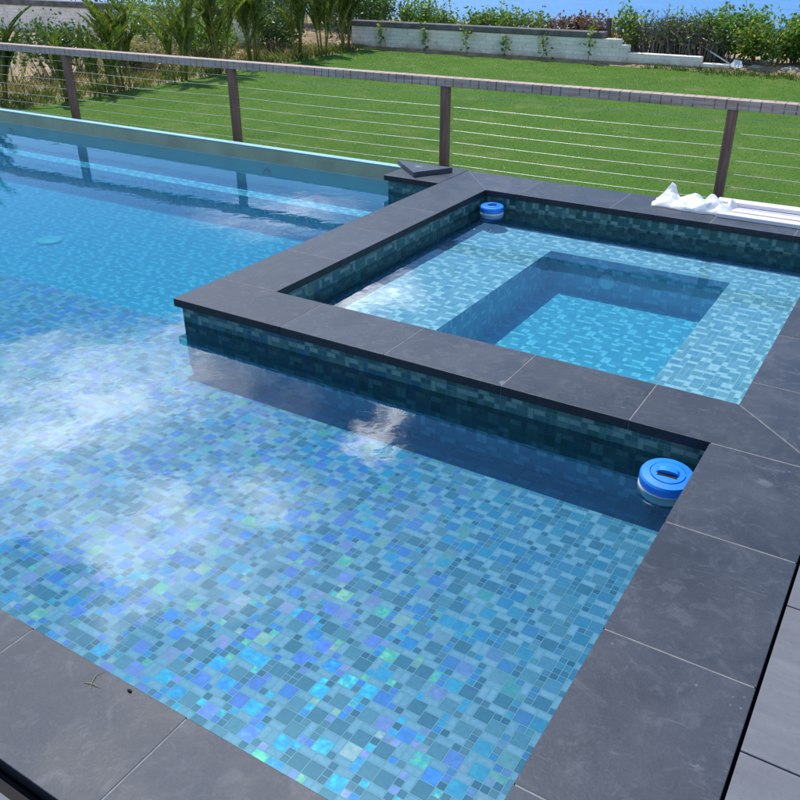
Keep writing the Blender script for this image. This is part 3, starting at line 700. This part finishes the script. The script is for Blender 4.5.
# wooden stake, tool
m = MB(); m.box(-.045,.045,-.04,.04,-.1,.78); tag(m.build('wooden_stake',M['bark'],bevel=.008,loc=(-6.42,18.45,-.45)),'grey wooden stake standing behind the wall among dry shrubs','stake')
tl = thing('garden_tool','white long-handled tool leaning into the bushes with its head on the ground','garden tool',(-3.78,18.15,-.5))
m = MB(); m.tube([(0,.05,.10),(-.78,.45,.40)],[.016,.014],8); m.build('handle',M['white'],tl,True)
m = MB(); m.prism([(-.10,-.11),(.10,-.10),(.13,.06),(.03,.14),(-.11,.10)],0,.03); o = m.build('head',M['white'],tl,bevel=.006); o.location=(.07,-.02,.09); o.rotation_euler=(R(55),R(20),R(-20))

# ------------------------------------------------------------------ floats
def float_(label, loc, r, tilt, rz):
    t = thing('pool_float',label,'pool float',loc,0,'blue and white floats in the pool corners')
    t.rotation_euler = (tilt[0],tilt[1],rz)
    m = MB(); m.lathe([(r*.95,-.028),(r*1.0,-.022),(r*1.0,.008),(r*.96,.013)],48); m.build('body',M['white'],t,True)
    m = MB(); m.lathe([(r*.97,.012),(r,.016),(r,.044),(r*.95,.053),(r*.66,.057),(r*.655,.051),(r*.625,.051),(r*.62,.059),(r*.3,.061),(.001,.061)],96); lid = m.build('lid',M['blue'],t,False)
    m = MB()   # arched grip bar across a slot
    n=10; w=r*.13
    for i in range(n):
        a0=-1+2*i/n; a1=-1+2*(i+1)/n; f=lambda a:.061+.016*math.sqrt(max(0,1-a*a))
        for yy0,yy1 in ((-w,w),):
            q=[(a0*r*.42,yy0,.059),(a1*r*.42,yy0,.059),(a1*r*.42,yy0,f(a1)),(a0*r*.42,yy0,f(a0))]
            m.poly(q); m.poly([(a,yy1,c) for a,b,c in reversed(q)])
            m.poly([(a0*r*.42,yy0,f(a0)),(a1*r*.42,yy0,f(a1)),(a1*r*.42,yy1,f(a1)),(a0*r*.42,yy1,f(a0))])
    m.build('grip',M['blue'],lid)
    m = MB(); m.box(-r*.36,r*.36,-w*2.3,-w*1.02,.0606,.0616); m.build('finger_slot',M['black'],lid)
    return t
float_('larger blue-lidded float in the near corner where the spa wall meets the right coping',(-.572,2.865,WZ),.104,(R(6),R(-3),0),R(-18)) if False else None
def place_float(label, loc, r, rx, ry, rz):
    t = float_(label, loc, r, (rx,ry), rz); return t
place_float('blue-lidded float seen large in the near corner of the pool below the spa coping',(-.575,2.86,WZ),.104,R(5),R(2),R(8))
place_float('blue-lidded float seen small in the far left corner inside the spa',(-2.83,5.875,WZ+.004),.092,R(2),0,R(30))

# ------------------------------------------------------------------ boards and plastic bag
for i,(y,z,x0,w,lab) in enumerate([(6.215,.0,-1.22,.085,'long pale board nearest the spa, lowest of the boards on the coping'),(6.325,.0,-1.18,.09,'second pale board from the spa lying on the far coping'),(6.435,.001,-1.26,.11,'wide pale board along the outer edge of the far coping'),(6.45,.031,-1.28,.10,'pale board stacked on top of the outermost board')]):
    m = MB(); m.box(0,2.6,-w/2,w/2,0,.028)
    o = m.build('board',M['board'],bevel=.003,loc=(x0,y,z+.001)); o.rotation_euler=(0,0,R(-.6+.5*i)); tag(o,lab,'board','boards lying on the far spa coping')
# bag: crumpled sheet
def bag():
    rg = random.Random(12); nx, ny = 90, 50; m = MB()
    folds = [(rg.uniform(0,math.pi), rg.uniform(2.2,6.5), rg.uniform(0,6), rg.uniform(.35,1)) for k in range(7)]
    def tri(t): t = t%2; return t if t<1 else 2-t
    def hgt(u, v):
        uu = u+.10*noise.noise(Vector((u*1.8,v*1.8,4))); vv = v*.55+.10*noise.noise(Vector((u*1.8,v*1.8,8)))
        h = 0
        for a,f,p,w in folds: h += w/f*1.6*tri((uu*math.cos(a)+vv*math.sin(a))*f+p)
        return h
    for side in (0,1):
        for j in range(ny+1):
            for i in range(nx+1):
                u = i/nx*2-1; v = j/ny*2-1
                ex = 1+.16*noise.noise(Vector((v*2.2,1,u*1.2))); ey = 1+.40*noise.noise(Vector((u*2.6,5,v)))
                x = u*.29*ex; y = v*.14*ey
                e = min(1,(1-abs(u))*3.2)*min(1,(1-abs(v))*2.6)
                z = .008+.078*hgt(u,v)*e**.6*(.75+.5*noise.noise(Vector((u*1.5,v,3))))
                pk = max(0,1-abs(u+.78)/.16)*max(0,1-abs(v-.5)/.6); z += .085*pk
                pk = max(0,1-abs(u-.86)/.13)*max(0,1-abs(v-.3)/.6); z += .055*pk
                m.v.append((x,y,z+.003 if side==0 else max(.001,z*.2)))
        b = side*(nx+1)*(ny+1)
        for j in range(ny):
            for i in range(nx):
                a = b+j*(nx+1)+i; q=(a,a+1,a+nx+2,a+nx+1); m.face(q if side==0 else q[::-1])
    o = m.build('plastic_bag',M['bag'],smooth=True,loc=(-1.41,6.34,.001)); o.rotation_euler=(0,0,R(-4)); return o
tag(bag(),'crumpled white plastic bag on the far coping at the end of the boards','plastic bag')
# twig and insect on the near coping
m = MB(); m.tube([(0,0,.002),(-.012,.028,.003),(-.004,.05,.004)],[.0012,.001,.0006],5); m.tube([(-.02,-.006,.002),(0,0,.004),(.03,.004,.002)],[.0008,.0014,.0006],5); m.tube([(.0,0,.003),(.012,-.012,.002)],.0008,5)
tag(m.build('dry_twig',M['straw'],True and None,loc=(-1.545,.925,.0)),'tiny pale dry twig on the near slate coping','twig')
m = MB(); m.lathe([(.001,.0005),(.004,.0015),(.0045,.003),(.003,.005),(.0005,.006)],10); m.v=[(a*1.8,b,c) for a,b,c in m.v]
tag(m.build('small_beetle',M['black'],smooth=True,loc=(-1.44,.962,.0)),'tiny black beetle at the water edge of the near coping','insect')

# ------------------------------------------------------------------ camera
Rm = Matrix(((0.848388898174636,-0.24981875047227067,0.4667192618335999),(0.5293632267044683,0.40584514047342574,-0.7450263727997412),(-0.003294186858791487,0.8791361179399801,0.4765593713970596)))
cam = bpy.data.objects.new('camera', bpy.data.cameras.new('camera')); col.objects.link(cam)
cam.matrix_world = Matrix.Translation((0,0,1.72)) @ Rm.to_4x4()
cam.data.sensor_width = 36; cam.data.lens = 844.44/800*36; cam.data.clip_end = 20000; cam.data.clip_start = .02
sc.camera = cam

# ------------------------------------------------------------------ light
sd = Vector((-.42,.31,1.0)).normalized()          # towards the sun
elev = math.asin(sd.z); az = math.atan2(sd.x, sd.y)   # azimuth clockwise from +Y
sun = bpy.data.objects.new('sun', bpy.data.lights.new('sun','SUN')); col.objects.link(sun)
sun.data.energy = 4.6; sun.data.angle = R(.53); sun.data.color = (1,.965,.91)
sun.rotation_euler = sd.to_track_quat('Z','Y').to_euler()
w = bpy.data.worlds.new('World'); sc.world = w
N = NT(w); 
sky = N.n('ShaderNodeTexSky', sky_type='NISHITA', sun_disc=False, sun_elevation=elev, sun_rotation=az, air_density=1.0, dust_density=.1, ozone_density=3.0)
D = N.n('ShaderNodeTexCoord').outputs['Generated']
s = N.n('ShaderNodeSeparateXYZ', i={0:D}); zc = N.math('MAXIMUM', s.outputs[2], .04)
uvw = N.n('ShaderNodeCombineXYZ', i={0:N.math('DIVIDE',s.outputs[0],zc),1:N.math('DIVIDE',s.outputs[1],zc),2:0.0}).outputs[0]
wob = N.vm('ADD', uvw, N.vm('SCALE', N.vm('SUBTRACT', N.noise(uvw,3.2,5,.6,0,1), (.5,.5,.5)), sc_=.55))
# cloud banks: centre (x/z, y/z), radius, density
banks = [((-1.62,1.08),.62,.85),((-1.07,.88),.40,1.1),((-1.33,.86),.36,.8),((-1.66,1.62),.30,.75),((-.965,1.41),.10,1.5),((-2.25,2.65),.45,.22),((-1.45,2.1),.28,.8),((-.70,1.05),.22,.22),((1.6,-1.2),.9,.8),((2.4,1.5),.9,.7),((-1.0,-2.2),.8,.7),((-4.5,.5),1.6,.6)]
acc = None
for (c, rad, dn) in banks:
    d = N.vm('DISTANCE', wob, (c[0],c[1],0)); g = N.mr(d, rad, rad*.1, 0, dn)
    acc = g if acc is None else N.math('MAXIMUM', acc, g)
for (c, rad, dn) in [((-1.13,.66),.15,1.0),((-.86,.70),.10,.9),((-1.45,.62),.12,.5)]:
    d = N.vm('DISTANCE', wob, (c[0],c[1],0)); g = N.mr(d, rad, rad*.4, 0, dn); acc = N.math('MULTIPLY', acc, N.math('SUBTRACT',1.0,g))
fb = N.noise(uvw, 5.5, 9, .66, .6)
mask = N.math('MULTIPLY', acc, N.mr(fb,.33,.66,.28,1.05), clamp=True)
mask = N.math('MULTIPLY', mask, N.mr(s.outputs[2],.02,.12), clamp=True)
skyc = N.vm('MULTIPLY', sky.outputs[0], (.70,.92,1.10))
bg = N.n('ShaderNodeBackground', i={'Color':skyc,'Strength':.15})
bc = N.n('ShaderNodeBackground', i={'Color':(.93,.97,1.0),'Strength':8.0})
mx = N.n('ShaderNodeMixShader', i={0:mask,1:bg.outputs[0],2:bc.outputs[0]})
ow = N.n('ShaderNodeOutputWorld'); N.t.links.new(mx.outputs[0], ow.inputs[0])

sc.view_settings.view_transform = 'Standard'; sc.view_settings.look = 'None'; sc.view_settings.exposure = 0.1; sc.view_settings.gamma = 1
sc.view_settings.use_curve_mapping = False
sc.render.engine = 'CYCLES'
sc.cycles.use_denoising = True
sc.cycles.max_bounces = 8; sc.cycles.transparent_max_bounces = 12; sc.cycles.glossy_bounces = 3; sc.cycles.diffuse_bounces = 3
sc.cycles.caustics_reflective = False; sc.cycles.sample_clamp_indirect = 6
